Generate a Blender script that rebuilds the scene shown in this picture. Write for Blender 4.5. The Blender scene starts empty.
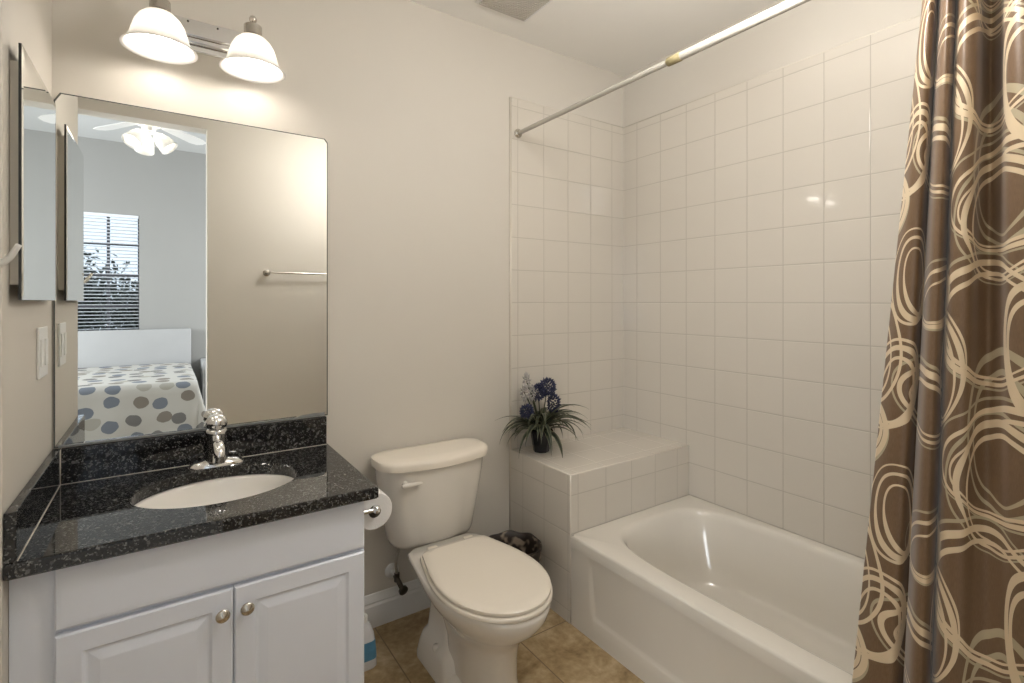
import bpy, bmesh, math, random
from mathutils import Vector, Matrix
random.seed(7)
PI = math.pi
S = bpy.context.scene
COL = S.collection

# ------------------------------------------------------------------ camera, world, light, exposure
F_PX, YAW, V0, CAM_H = 509.5, math.radians(34.33), 301.5, 1.30
cd = bpy.data.cameras.new('camera')
cam = bpy.data.objects.new('camera', cd); COL.objects.link(cam)
cam.location = (0, 0, CAM_H); cam.rotation_euler = (PI/2, 0, -YAW)
cd.sensor_width = 36; cd.sensor_fit = 'HORIZONTAL'; cd.lens = F_PX*36/1024
cd.shift_y = -(341.5-V0)/1024
cd.clip_start = 0.02
S.camera = cam

w = bpy.data.worlds.new('world'); S.world = w; w.use_nodes = True
wb = w.node_tree.nodes['Background']
wb.inputs[0].default_value = (0.72, 0.85, 1.0, 1); wb.inputs[1].default_value = 0.95

def area(name, loc, rot, sx, sy, power, col):
    l = bpy.data.lights.new(name, 'AREA'); l.shape = 'RECTANGLE'; l.size = sx; l.size_y = sy
    l.energy = power; l.color = col
    o = bpy.data.objects.new(name, l); COL.objects.link(o); o.location = loc; o.rotation_euler = rot
    return o
# area lights added as daylight fill outside invented openings in the bedroom side walls
area('daylight_fill_side', (-2.75, -1.7, 1.6), (0, -PI/2, 0), 1.5, 2.2, 64, (0.93, 0.97, 1.0))
area('daylight_fill_right', (2.35, -1.9, 1.6), (0, PI/2, 0), 1.5, 1.8, 36, (0.95, 0.97, 1.0))
BULB = 10.5
FILL = 20.0  # strength of the added, unseen fill globe

vs = S.view_settings
S.display_settings.display_device = 'sRGB'
vs.view_transform = 'Standard'; vs.look = 'None'; vs.gamma = 1.0; vs.use_curve_mapping = False
vs.exposure = 1.0

# ------------------------------------------------------------------ materials
def nodes(name):
    m = bpy.data.materials.new(name); m.use_nodes = True
    nt = m.node_tree; b = nt.nodes['Principled BSDF']
    return m, nt, b
def N(nt, t, **k):
    n = nt.nodes.new(t)
    for a, v in k.items(): setattr(n, a, v)
    return n
def math_(nt, op, a, b=None, c=None):
    n = nt.nodes.new('ShaderNodeMath'); n.operation = op
    for i, v in enumerate((a, b, c)):
        if v is None: continue
        if isinstance(v, (int, float)): n.inputs[i].default_value = v
        else: nt.links.new(v, n.inputs[i])
    return n.outputs[0]
def mixc(nt, f, a, b):
    n = nt.nodes.new('ShaderNodeMix'); n.data_type = 'RGBA'
    for i, v in ((0, f), (6, a), (7, b)):
        if isinstance(v, (int, float)): n.inputs[i].default_value = v
        elif isinstance(v, tuple): n.inputs[i].default_value = (*v, 1) if len(v) == 3 else v
        else: nt.links.new(v, n.inputs[i])
    return n.outputs[2]
def mat(name, col, rough=0.5, metal=0.0, var=0.04, scale=8, bump=0.0, bscale=60, coat=0.0, spec=0.5):
    m, nt, b = nodes(name)
    tc = N(nt, 'ShaderNodeTexCoord'); nz = N(nt, 'ShaderNodeTexNoise')
    nz.inputs['Scale'].default_value = scale; nz.inputs['Detail'].default_value = 3
    nt.links.new(tc.outputs['Object'], nz.inputs['Vector'])
    lo = tuple(max(0, c*(1-var)) for c in col); hi = tuple(min(1, c*(1+var)) for c in col)
    nt.links.new(mixc(nt, nz.outputs['Fac'], lo, hi), b.inputs['Base Color'])
    b.inputs['Roughness'].default_value = rough; b.inputs['Metallic'].default_value = metal
    b.inputs['Coat Weight'].default_value = coat; b.inputs['Coat Roughness'].default_value = 0.05
    b.inputs['Specular IOR Level'].default_value = spec
    if bump:
        n2 = N(nt, 'ShaderNodeTexNoise'); n2.inputs['Scale'].default_value = bscale; n2.inputs['Detail'].default_value = 4
        nt.links.new(tc.outputs['Object'], n2.inputs['Vector'])
        bp = N(nt, 'ShaderNodeBump'); bp.inputs['Strength'].default_value = bump; bp.inputs['Distance'].default_value = 0.004
        nt.links.new(n2.outputs['Fac'], bp.inputs['Height']); nt.links.new(bp.outputs[0], b.inputs['Normal'])
    return m
def emit(name, col, s):
    m, nt, b = nodes(name)
    b.inputs['Base Color'].default_value = (*col, 1)
    b.inputs['Emission Color'].default_value = (*col, 1); b.inputs['Emission Strength'].default_value = s
    return m

def tile_mat(name, ax1, o1, p1, ax2, o2, p2, base=(0.665, 0.62, 0.55), grout=(0.46, 0.42, 0.36)):
    """glazed square tiles; grout lines every p1 along ax1 and every p2 along ax2, bump and tone only"""
    m, nt, b = nodes(name)
    g = N(nt, 'ShaderNodeNewGeometry'); sp = N(nt, 'ShaderNodeSeparateXYZ'); nt.links.new(g.outputs['Position'], sp.inputs[0])
    def edge(ax, o, p):
        t = math_(nt, 'SUBTRACT', sp.outputs[ax], o - 0.5*p)
        t = math_(nt, 'DIVIDE', t, p); t = math_(nt, 'FRACT', t)
        t = math_(nt, 'SUBTRACT', t, 0.5); t = math_(nt, 'ABSOLUTE', t)
        return math_(nt, 'MULTIPLY', t, p)                                # metres to the nearest joint
    d = math_(nt, 'MINIMUM', edge(ax1, o1, p1), edge(ax2, o2, p2))
    mr = N(nt, 'ShaderNodeMapRange'); mr.interpolation_type = 'SMOOTHSTEP'
    mr.inputs['From Min'].default_value = 0.0006; mr.inputs['From Max'].default_value = 0.0022
    nt.links.new(d, mr.inputs['Value'])
    nz = N(nt, 'ShaderNodeTexNoise'); nz.inputs['Scale'].default_value = 2.5
    nt.links.new(g.outputs['Position'], nz.inputs['Vector'])
    tcol = mixc(nt, nz.outputs['Fac'], tuple(c*0.97 for c in base), tuple(c*1.03 for c in base))
    nt.links.new(mixc(nt, mr.outputs[0], grout, tcol), b.inputs['Base Color'])
    r = N(nt, 'ShaderNodeMapRange'); nt.links.new(mr.outputs[0], r.inputs['Value'])
    r.inputs['To Min'].default_value = 0.7; r.inputs['To Max'].default_value = 0.07
    nt.links.new(r.outputs[0], b.inputs['Roughness'])
    m2 = N(nt, 'ShaderNodeMapRange'); m2.interpolation_type = 'SMOOTHSTEP'
    m2.inputs['From Min'].default_value = 0.0; m2.inputs['From Max'].default_value = 0.005
    nt.links.new(d, m2.inputs['Value'])
    n3 = N(nt, 'ShaderNodeTexNoise'); n3.inputs['Scale'].default_value = 14
    nt.links.new(g.outputs['Position'], n3.inputs['Vector'])
    h = math_(nt, 'ADD', m2.outputs[0], math_(nt, 'MULTIPLY', n3.outputs['Fac'], 0.25))
    bp = N(nt, 'ShaderNodeBump'); bp.inputs['Strength'].default_value = 0.45; bp.inputs['Distance'].default_value = 0.0015
    nt.links.new(h, bp.inputs['Height']); nt.links.new(bp.outputs[0], b.inputs['Normal'])
    return m

def floor_mat():
    m, nt, b = nodes('floor_travertine')
    g = N(nt, 'ShaderNodeNewGeometry'); sp = N(nt, 'ShaderNodeSeparateXYZ'); nt.links.new(g.outputs['Position'], sp.inputs[0])
    def edge(ax, o, p):
        t = math_(nt, 'FRACT', math_(nt, 'DIVIDE', math_(nt, 'SUBTRACT', sp.outputs[ax], o-0.5*p), p))
        return math_(nt, 'MULTIPLY', math_(nt, 'ABSOLUTE', math_(nt, 'SUBTRACT', t, 0.5)), p)
    d = math_(nt, 'MINIMUM', edge(0, 1.124, 0.43), edge(1, 1.588, 0.43))
    mr = N(nt, 'ShaderNodeMapRange'); mr.interpolation_type = 'SMOOTHSTEP'
    mr.inputs['From Min'].default_value = 0.001; mr.inputs['From Max'].default_value = 0.0035; nt.links.new(d, mr.inputs['Value'])
    n1 = N(nt, 'ShaderNodeTexNoise'); n1.inputs['Scale'].default_value = 6; n1.inputs['Detail'].default_value = 8; n1.inputs['Roughness'].default_value = 0.65
    n1.inputs['Distortion'].default_value = 0.6
    nt.links.new(g.outputs['Position'], n1.inputs['Vector'])
    n2 = N(nt, 'ShaderNodeTexNoise'); n2.inputs['Scale'].default_value = 45; n2.inputs['Detail'].default_value = 5
    nt.links.new(g.outputs['Position'], n2.inputs['Vector'])
    cr = N(nt, 'ShaderNodeValToRGB'); e = cr.color_ramp.elements
    e[0].position = 0.34; e[0].color = (0.20, 0.13, 0.055, 1); e[1].position = 0.66; e[1].color = (0.60, 0.47, 0.29, 1)
    x = e.new(0.48); x.color = (0.38, 0.27, 0.14, 1)
    f = math_(nt, 'ADD', math_(nt, 'MULTIPLY', n1.outputs['Fac'], 0.75), math_(nt, 'MULTIPLY', n2.outputs['Fac'], 0.25))
    nt.links.new(f, cr.inputs[0])
    nt.links.new(mixc(nt, mr.outputs[0], (0.20, 0.14, 0.08), cr.outputs[0]), b.inputs['Base Color'])
    b.inputs['Roughness'].default_value = 0.38
    bp = N(nt, 'ShaderNodeBump'); bp.inputs['Strength'].default_value = 0.3; bp.inputs['Distance'].default_value = 0.002
    nt.links.new(math_(nt, 'ADD', mr.outputs[0], math_(nt, 'MULTIPLY', n1.outputs['Fac'], 0.3)), bp.inputs['Height'])
    nt.links.new(bp.outputs[0], b.inputs['Normal'])
    return m

def granite_mat():
    m, nt, b = nodes('black_granite')
    g = N(nt, 'ShaderNodeNewGeometry')
    v = N(nt, 'ShaderNodeTexVoronoi'); v.inputs['Scale'].default_value = 330; nt.links.new(g.outputs['Position'], v.inputs['Vector'])
    sp = N(nt, 'ShaderNodeSeparateXYZ'); nt.links.new(v.outputs['Color'], sp.inputs[0])
    mr = N(nt, 'ShaderNodeMapRange'); mr.inputs['From Min'].default_value = 0.80; mr.inputs['From Max'].default_value = 1.0
    nt.links.new(sp.outputs[0], mr.inputs['Value'])
    v2 = N(nt, 'ShaderNodeTexVoronoi'); v2.inputs['Scale'].default_value = 140; nt.links.new(g.outputs['Position'], v2.inputs['Vector'])
    s2 = N(nt, 'ShaderNodeSeparateXYZ'); nt.links.new(v2.outputs['Color'], s2.inputs[0])
    m2 = N(nt, 'ShaderNodeMapRange'); m2.inputs['From Min'].default_value = 0.93; m2.inputs['From Max'].default_value = 1.0
    nt.links.new(s2.outputs[1], m2.inputs['Value'])
    c1 = mixc(nt, mr.outputs[0], (0.006, 0.006, 0.007), (0.20, 0.20, 0.19))
    nt.links.new(mixc(nt, m2.outputs[0], c1, (0.16, 0.16, 0.155)), b.inputs['Base Color'])
    b.inputs['Roughness'].default_value = 0.02; b.inputs['Specular IOR Level'].default_value = 0.62
    b.inputs['Coat Weight'].default_value = 0.0
    return m

def frosted(name, col=(0.93, 0.92, 0.9)):
    m, nt, b = nodes(name)
    out = nt.nodes['Material Output']
    b.inputs['Base Color'].default_value = (*col, 1); b.inputs['Roughness'].default_value = 0.25
    tr = N(nt, 'ShaderNodeBsdfTranslucent'); tr.inputs[0].default_value = (*col, 1)
    mx = N(nt, 'ShaderNodeMixShader'); mx.inputs[0].default_value = 0.3
    nt.links.new(b.outputs[0], mx.inputs[1]); nt.links.new(tr.outputs[0], mx.inputs[2]); nt.links.new(mx.outputs[0], out.inputs[0])
    return m

def comforter_mat():
    m, nt, b = nodes('dotted_quilt')
    tc = N(nt, 'ShaderNodeTexCoord')
    # unrolled cloth coordinate: x across, (z - y) down the fold
    sp = N(nt, 'ShaderNodeSeparateXYZ'); nt.links.new(tc.outputs['Object'], sp.inputs[0])
    cb = N(nt, 'ShaderNodeCombineXYZ'); nt.links.new(sp.outputs[0], cb.inputs[0])
    nt.links.new(math_(nt, 'SUBTRACT', sp.outputs[1], sp.outputs[2]), cb.inputs[1])
    nz = N(nt, 'ShaderNodeTexNoise'); nz.inputs['Scale'].default_value = 12
    nt.links.new(cb.outputs[0], nz.inputs['Vector'])
    va = N(nt, 'ShaderNodeVectorMath', operation='SCALE'); va.inputs['Scale'].default_value = 0.03
    nt.links.new(nz.outputs['Color'], va.inputs[0])
    ad = N(nt, 'ShaderNodeVectorMath', operation='ADD'); nt.links.new(cb.outputs[0], ad.inputs[0]); nt.links.new(va.outputs[0], ad.inputs[1])
    v = N(nt, 'ShaderNodeTexVoronoi'); v.voronoi_dimensions = '2D'; v.inputs['Scale'].default_value = 6.0; v.inputs['Randomness'].default_value = 0.55
    nt.links.new(ad.outputs[0], v.inputs['Vector'])
    s2 = N(nt, 'ShaderNodeSeparateXYZ'); nt.links.new(v.outputs['Color'], s2.inputs[0])
    cr = N(nt, 'ShaderNodeValToRGB'); cr.color_ramp.interpolation = 'CONSTANT'; e = cr.color_ramp.elements
    e[0].position = 0; e[0].color = (0.175, 0.17, 0.165, 1); e[1].position = 0.34; e[1].color = (0.17, 0.19, 0.225, 1)
    x = e.new(0.62); x.color = (0.22, 0.195, 0.165, 1); x = e.new(0.88); x.color = (0.37, 0.355, 0.31, 1)
    nt.links.new(s2.outputs[0], cr.inputs[0])
    f = math_(nt, 'LESS_THAN', v.outputs['Distance'], 0.33)
    nt.links.new(mixc(nt, f, (0.50, 0.485, 0.45), cr.outputs[0]), b.inputs['Base Color'])
    b.inputs['Roughness'].default_value = 0.9
    return m

# ---- shower curtain print: looping ribbons, in cloth coordinates (metres along the cloth, metres up)
def ribbon_group():
    g = bpy.data.node_groups.new('ribbon_loop', 'ShaderNodeTree')
    I = g.interface
    for n in ('S', 'Z', 'cs', 'cz', 'a', 'b', 'rot', 'w', 'Ps', 'Pz'): I.new_socket(n, in_out='INPUT', socket_type='NodeSocketFloat')
    I.new_socket('F', in_out='OUTPUT', socket_type='NodeSocketFloat')
    gi = g.nodes.new('NodeGroupInput'); go = g.nodes.new('NodeGroupOutput'); i = gi.outputs
    def wrap(v, c, p):
        t = math_(g, 'ADD', math_(g, 'DIVIDE', math_(g, 'SUBTRACT', i[v], i[c]), i[p]), 0.5)
        return math_(g, 'MULTIPLY', math_(g, 'SUBTRACT', math_(g, 'FRACT', t), 0.5), i[p])
    ds, dz = wrap('S', 'cs', 'Ps'), wrap('Z', 'cz', 'Pz')
    c, s = math_(g, 'COSINE', i['rot']), math_(g, 'SINE', i['rot'])
    xr = math_(g, 'ADD', math_(g, 'MULTIPLY', ds, c), math_(g, 'MULTIPLY', dz, s))
    zr = math_(g, 'SUBTRACT', math_(g, 'MULTIPLY', dz, c), math_(g, 'MULTIPLY', ds, s))
    xa, zb = math_(g, 'DIVIDE', xr, i['a']), math_(g, 'DIVIDE', zr, i['b'])
    r = math_(g, 'SQRT', math_(g, 'ADD', math_(g, 'MULTIPLY', xa, xa), math_(g, 'MULTIPLY', zb, zb)))
    # |r-1| * r / |grad| gives an even ribbon width
    xa2, zb2 = math_(g, 'DIVIDE', xa, i['a']), math_(g, 'DIVIDE', zb, i['b'])
    gr = math_(g, 'SQRT', math_(g, 'ADD', math_(g, 'MULTIPLY', xa2, xa2), math_(g, 'MULTIPLY', zb2, zb2)))
    d = math_(g, 'DIVIDE', math_(g, 'MULTIPLY', math_(g, 'ABSOLUTE', math_(g, 'SUBTRACT', r, 1.0)), r), math_(g, 'MAXIMUM', gr, 0.01))
    # ribbons swell on one side of the loop
    ang = math_(g, 'ARCTAN2', zr, xr)
    ww = math_(g, 'MULTIPLY', i['w'], math_(g, 'ADD', 1.0, math_(g, 'MULTIPLY', math_(g, 'SINE', math_(g, 'ADD', ang, math_(g, 'MULTIPLY', i['cs'], 40.0))), 0.45)))
    g.links.new(math_(g, 'LESS_THAN', d, ww), go.inputs[0])
    return g
PZ, PS = 0.515, 0.66
RIBBONS = []   # cs, cz, a, b, rot, half width, tone
for g_ in ((0.292, 1.157, 0.062, 0.108, 0.0), (0.440, 1.258, 0.160, 0.120, -0.10), (0.478, 1.462, 0.130, 0.120, 0.15), (0.500, 0.992, 0.185, 0.105, 0.12),
           (0.205, 1.310, 0.110, 0.058, 0.25), (0.160, 1.085, 0.120, 0.066, -0.35), (0.062, 1.350, 0.046, 0.090, 0.1), (0.030, 1.110, 0.056, 0.090, -0.2)):
    a_, b0_ = g_[2], g_[3]
    RIBBONS += [(g_[0], g_[1], a_, b0_, g_[4], 0.0052, 0), (g_[0]+0.004, g_[1]-0.006, a_-0.017, b0_-0.017, g_[4]+0.06, 0.0035, 0), (g_[0]-0.007, g_[1]+0.005, a_+0.012, b0_+0.014, g_[4]-0.08, 0.0026, 1 if a_ > 0.1 else 0)]
RIBBONS += [(0.490, 1.050, 0.120, 0.155, 0.0, 0.0060, 1), (0.487, 1.040, 0.092, 0.125, 0.0, 0.0045, 1), (0.600, 1.20, 0.10, 0.14, 0.3, 0.0055, 0), (0.595, 1.19, 0.08, 0.12, 0.3, 0.004, 0)]
def curtain_mat():
    m, nt, b = nodes('brown_ribbon_satin')
    uv = N(nt, 'ShaderNodeUVMap'); uv.uv_map = 'cloth'
    sp = N(nt, 'ShaderNodeSeparateXYZ'); nt.links.new(uv.outputs[0], sp.inputs[0])
    grp = ribbon_group(); tones = [None, None]
    for (cs, cz, a, bb, rot, w_, tone) in RIBBONS:
        n = nt.nodes.new('ShaderNodeGroup'); n.node_tree = grp
        nt.links.new(sp.outputs[0], n.inputs['S']); nt.links.new(sp.outputs[1], n.inputs['Z'])
        for k, v in (('cs', cs), ('cz', cz), ('a', a), ('b', bb), ('rot', rot), ('w', w_), ('Ps', PS), ('Pz', PZ)): n.inputs[k].default_value = v
        tones[tone] = n.outputs[0] if tones[tone] is None else math_(nt, 'MAXIMUM', tones[tone], n.outputs[0])
    nz = N(nt, 'ShaderNodeTexNoise'); nz.inputs['Scale'].default_value = 1
    mp = N(nt, 'ShaderNodeMapping'); mp.inputs['Scale'].default_value = (700, 90, 1)
    nt.links.new(uv.outputs[0], mp.inputs[0]); nt.links.new(mp.outputs[0], nz.inputs['Vector'])
    base = mixc(nt, nz.outputs['Fac'], (0.125, 0.070, 0.034), (0.215, 0.135, 0.075))
    c = mixc(nt, tones[1], base, (0.44, 0.37, 0.245)); c = mixc(nt, tones[0], c, (0.70, 0.565, 0.385))
    nt.links.new(c, b.inputs['Base Color'])
    b.inputs['Roughness'].default_value = 0.42; b.inputs['Sheen Weight'].default_value = 0.35; b.inputs['Sheen Roughness'].default_value = 0.4
    return m

M = dict(
    paint=mat('beige_paint', (0.655, 0.615, 0.55), 0.6, var=0.02, scale=3, bump=0.05, bscale=180),
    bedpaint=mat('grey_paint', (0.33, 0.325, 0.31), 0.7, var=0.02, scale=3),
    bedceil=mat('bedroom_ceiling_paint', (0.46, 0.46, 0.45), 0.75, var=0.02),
    ceil=mat('ceiling_paint', (0.90, 0.88, 0.84), 0.75, var=0.02, scale=4, bump=0.1, bscale=120),
    white=mat('white_lacquer', (0.82, 0.86, 0.95), 0.28, var=0.015, scale=3),
    trim=mat('white_trim', (0.78, 0.775, 0.76), 0.35, var=0.02),
    porcelain=mat('biscuit_porcelain', (0.76, 0.72, 0.655), 0.12, var=0.015, coat=0.4),
    seat=mat('biscuit_seat_plastic', (0.82, 0.755, 0.655), 0.22, var=0.015),
    tub=mat('tub_enamel', (0.73, 0.69, 0.62), 0.14, var=0.015, coat=0.3),
    sink=mat('sink_porcelain', (0.90, 0.87, 0.82), 0.1, var=0.015, coat=0.4),
    chrome=mat('chrome', (0.80, 0.80, 0.80), 0.09, 1.0, var=0.03, scale=20),
    nickel=mat('brushed_nickel', (0.60, 0.57, 0.52), 0.24, 1.0, var=0.06, scale=40),
    mirror=mat('mirror_silver', (0.90, 0.91, 0.89), 0.006, 1.0, var=0.0),
    mirroredge=mat('mirror_edge', (0.16, 0.17, 0.16), 0.25, 0.5),
    darkedge=mat('dark_glass_edge', (0.02, 0.02, 0.018), 0.3),
    greyedge=mat('aged_mirror_border', (0.35, 0.36, 0.36), 0.35, 0.3, var=0.3, scale=40),
    granite=granite_mat(), floor=floor_mat(), frost=frosted('frosted_glass'),
    tile_back=tile_mat('tile_back', 0, 1.393, 0.157, 2, 1.294, 0.1555),
    tile_right=tile_mat('tile_right', 1, 1.263, 0.1575, 2, 1.294, 0.1555),
    tile_top=tile_mat('tile_top', 0, 1.393, 0.157, 1, 1.62, 0.157, grout=(0.60, 0.555, 0.49)),
    tile_edge=mat('tile_bullnose', (0.68, 0.63, 0.55), 0.13, var=0.01),
    plastic=mat('white_plastic', (0.80, 0.79, 0.76), 0.3),
    almond=mat('almond_plastic', (0.72, 0.67, 0.58), 0.35),
    rod=mat('rod_enamel', (0.52, 0.49, 0.43), 0.25),
    tape=mat('old_tape', (0.36, 0.30, 0.16), 0.6),
    tissue=mat('tissue_paper', (0.80, 0.79, 0.78), 0.95, bump=0.3, bscale=200),
    cardboard=mat('cardboard', (0.10, 0.08, 0.06), 0.9),
    clear=mat('milky_plastic', (0.74, 0.74, 0.76), 0.2),
    bluelabel=mat('blue_label', (0.10, 0.27, 0.42), 0.4, var=0.3, scale=30),
    pot=mat('black_pot', (0.010, 0.010, 0.014), 0.25),
    stem=mat('stem_green', (0.05, 0.06, 0.03), 0.6),
    bluepetal=mat('blue_petal', (0.030, 0.036, 0.085), 0.6, var=0.5, scale=60),
    drypetal=mat('dried_white_bloom', (0.42, 0.40, 0.38), 0.8, var=0.3, scale=60),
    rubber=mat('dark_metal', (0.06, 0.05, 0.04), 0.35, 0.6),
    braid=mat('braided_steel', (0.52, 0.49, 0.45), 0.3, 0.8, var=0.3, scale=250),
    carpet=mat('carpet', (0.42, 0.38, 0.33), 0.95, bump=0.6, bscale=300),
    linen=mat('bed_base', (0.42, 0.42, 0.42), 0.6), quilt=comforter_mat(),
    winframe=mat('window_frame', (0.055, 0.055, 0.065), 0.4), slat=mat('blind_slat', (0.78, 0.80, 0.84), 0.5),
    leafm=mat('tree_leaves', (0.11, 0.115, 0.10), 0.8, var=0.5, scale=9), bark=mat('bark', (0.10, 0.075, 0.055), 0.9),
    lawn=mat('lawn', (0.10, 0.14, 0.06), 0.95), fanwhite=mat('fan_white', (0.75, 0.74, 0.72), 0.4),
    bulb=emit('bulb_glow', (1.0, 0.93, 0.84), BULB), fanbulb=emit('fan_lamp_glow', (1.0, 0.92, 0.78), 26.0),
    dome=emit('fill_glow', (1.0, 0.965, 0.92), FILL),  # glow of the globe added to fill the bathroom
    ventm=mat('vent_grille', (0.58, 0.55, 0.49), 0.5),
    basket=None)
def basket_mat():
    m, nt, b = nodes('patterned_basket')
    tc = N(nt, 'ShaderNodeTexCoord'); v = N(nt, 'ShaderNodeTexNoise'); v.inputs['Scale'].default_value = 26; v.inputs['Detail'].default_value = 1
    nt.links.new(tc.outputs['Object'], v.inputs['Vector'])
    cr = N(nt, 'ShaderNodeValToRGB'); e = cr.color_ramp.elements
    e[0].position = 0.56; e[0].color = (0.022, 0.014, 0.010, 1); e[1].position = 0.66; e[1].color = (0.30, 0.24, 0.18, 1)
    nt.links.new(v.outputs['Fac'], cr.inputs[0]); nt.links.new(cr.outputs[0], b.inputs['Base Color']); b.inputs['Roughness'].default_value = 0.5
    return m
M['basket'] = basket_mat()
def leaf_mat():
    m, nt, b = nodes('variegated_leaf')
    uv = N(nt, 'ShaderNodeUVMap'); uv.uv_map = 'leaf'; sp = N(nt, 'ShaderNodeSeparateXYZ'); nt.links.new(uv.outputs[0], sp.inputs[0])
    d = math_(nt, 'ABSOLUTE', math_(nt, 'SUBTRACT', sp.outputs[0], 0.5))
    f = math_(nt, 'GREATER_THAN', d, 0.27)
    nt.links.new(mixc(nt, f, (0.016, 0.024, 0.014), (0.13, 0.135, 0.08)), b.inputs['Base Color']); b.inputs['Roughness'].default_value = 0.45
    return m
M['leaf'] = leaf_mat()

# ------------------------------------------------------------------ helpers
def wloc(o):
    v = Vector((0, 0, 0))
    while o is not None: v += o.location; o = o.parent
    return v
def tag(o, label=None, cat=None, group=None, kind=None):
    for k, v in (('label', label), ('category', cat), ('group', group), ('kind', kind)):
        if v: o[k] = v
    return o
def thing(name, label, cat, loc, group=None):
    o = bpy.data.objects.new(name, None); o.empty_display_size = 0.05; COL.objects.link(o); o.location = loc
    return tag(o, label, cat, group)
def obj(name, bm, m, parent=None, base=(0, 0, 0), smooth=None, label=None):
    """bm is in world coordinates; it is moved into its parent's frame (or about `base`)"""
    off = wloc(parent) if parent is not None else Vector(base)
    bmesh.ops.recalc_face_normals(bm, faces=bm.faces)
    bmesh.ops.translate(bm, verts=bm.verts, vec=-off)
    me = bpy.data.meshes.new(name); bm.to_mesh(me); bm.free()
    for x in (m if isinstance(m, (list, tuple)) else [m]): me.materials.append(x)
    o = bpy.data.objects.new(name, me); COL.objects.link(o)
    if parent is not None: o.parent = parent
    else: o.location = off
    if smooth is not None:
        for p in me.polygons: p.use_smooth = True
        if smooth < 180: me.set_sharp_from_angle(angle=math.radians(smooth))
    if label: o['label'] = label
    return o
def struct(name, bm, m, **k): return tag(obj(name, bm, m, **k), kind='structure')
def box(bm, x0, x1, y0, y1, z0, z1, bev=0.0, seg=2, mi=0):
    r = bmesh.ops.create_cube(bm, size=1.0); vs_ = r['verts']
    for v in vs_: v.co = Vector(((x0+x1)/2+v.co.x*(x1-x0), (y0+y1)/2+v.co.y*(y1-y0), (z0+z1)/2+v.co.z*(z1-z0)))
    fs = list({f for v in vs_ for f in v.link_faces})
    for f in fs: f.material_index = mi
    if bev > 0:
        es = list({e for v in vs_ for e in v.link_edges})
        bmesh.ops.bevel(bm, geom=es, offset=bev, segments=seg, profile=0.5, affect='EDGES')
    return bm
def B(*a, **k): return box(bmesh.new(), *a, **k)
def loft(bm, rings, cap0=True, cap1=True, closed=True, mi=0):
    R = [[bm.verts.new(p) for p in r] for r in rings]; n = len(R[0])
    for a, b_ in zip(R[:-1], R[1:]):
        for i in range(n if closed else n-1):
            j = (i+1) % n
            f = bm.faces.new((a[i], a[j], b_[j], b_[i])); f.material_index = mi
    if cap0: bm.faces.new(list(reversed(R[0]))).material_index = mi
    if cap1: bm.faces.new(R[-1]).material_index = mi
    return R
def frame(d):
    d = Vector(d).normalized(); up = Vector((0, 0, 1)) if abs(d.z) < 0.9 else Vector((1, 0, 0))
    a = d.cross(up).normalized(); return a, a.cross(d).normalized()
def tube(bm, pts, r, n=12, cap=True):
    pts = [Vector(p) for p in pts]; rs = r if isinstance(r, (list, tuple)) else [r]*len(pts)
    rings = []; a = None
    for i, p in enumerate(pts):
        d = (pts[min(i+1, len(pts)-1)]-pts[max(i-1, 0)]).normalized()
        if a is None: a, b_ = frame(d)
        else: a = (a-d*a.dot(d)).normalized(); b_ = d.cross(a)*-1
        b_ = a.cross(d)
        rings.append([p+a*math.cos(2*PI*k/n)*rs[i]+b_*math.sin(2*PI*k/n)*rs[i] for k in range(n)])
    loft(bm, rings, cap, cap); return bm
def lathe(bm, c, prof, n=32, axis=(0, 0, 1), cap0=True, cap1=True):
    """prof: (radius, distance along the axis)"""
    ax = Vector(axis).normalized(); a, b_ = frame(ax); c = Vector(c)
    rings = [[c+ax*h+a*math.cos(2*PI*k/n)*r+b_*math.sin(2*PI*k/n)*r for k in range(n)] for r, h in prof]
    loft(bm, rings, cap0, cap1); return bm
def rrect(x0, x1, y0, y1, r, z, n=8):
    pts = []
    for cx, cy, a0 in ((x1-r, y1-r, 0), (x0+r, y1-r, PI/2), (x0+r, y0+r, PI), (x1-r, y0+r, 1.5*PI)):
        for k in range(n+1):
            a = a0+PI/2*k/n; pts.append(Vector((cx+r*math.cos(a), cy+r*math.sin(a), z)))
    return pts
def spline(P, n):
    """Catmull-Rom through P, n samples per span"""
    P = [Vector(p) for p in P]; out = []
    for i in range(len(P)-1):
        a, b_, c, d = P[max(i-1, 0)], P[i], P[i+1], P[min(i+2, len(P)-1)]
        for k in range(n):
            t = k/n
            out.append(0.5*((2*b_)+(c-a)*t+(2*a-5*b_+4*c-d)*t*t+(3*b_-a-3*c+d)*t**3))
    out.append(P[-1]); return out

# ------------------------------------------------------------------ the room
D = 2.0; XL = -0.272; XR = 2.119; CZ = 2.557; FY = 0.035; FB = -0.085; HEAD = 2.447; JL, JR = -0.45, 0.237
struct('floor', B(-0.6, 2.3, FB, 2.15, -0.1, 0), M['floor'])
struct('wall_back', B(-0.6, XR, D, 2.15, 0, CZ), M['paint'])
struct('wall_right', B(XR, 2.27, FB, 2.15, 0, CZ), M['paint'])
struct('wall_left', B(-0.60, XL, 1.443, D, 0, CZ, bev=0.004), M['paint'])
struct('wall_entry', B(-0.60, JL, FY, 1.443, 0, CZ), M['paint'])
bm = bmesh.new(); box(bm, JR, XR, FB, FY, 0, CZ); box(bm, -0.6, JR, FB, FY, HEAD, CZ); box(bm, -0.6, JL, FB, FY, 0, HEAD)
struct('wall_front', bm, M['paint'])
struct('ceiling', B(-0.6, 2.27, FB, 2.15, CZ, CZ+0.1), M['ceil'])
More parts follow.
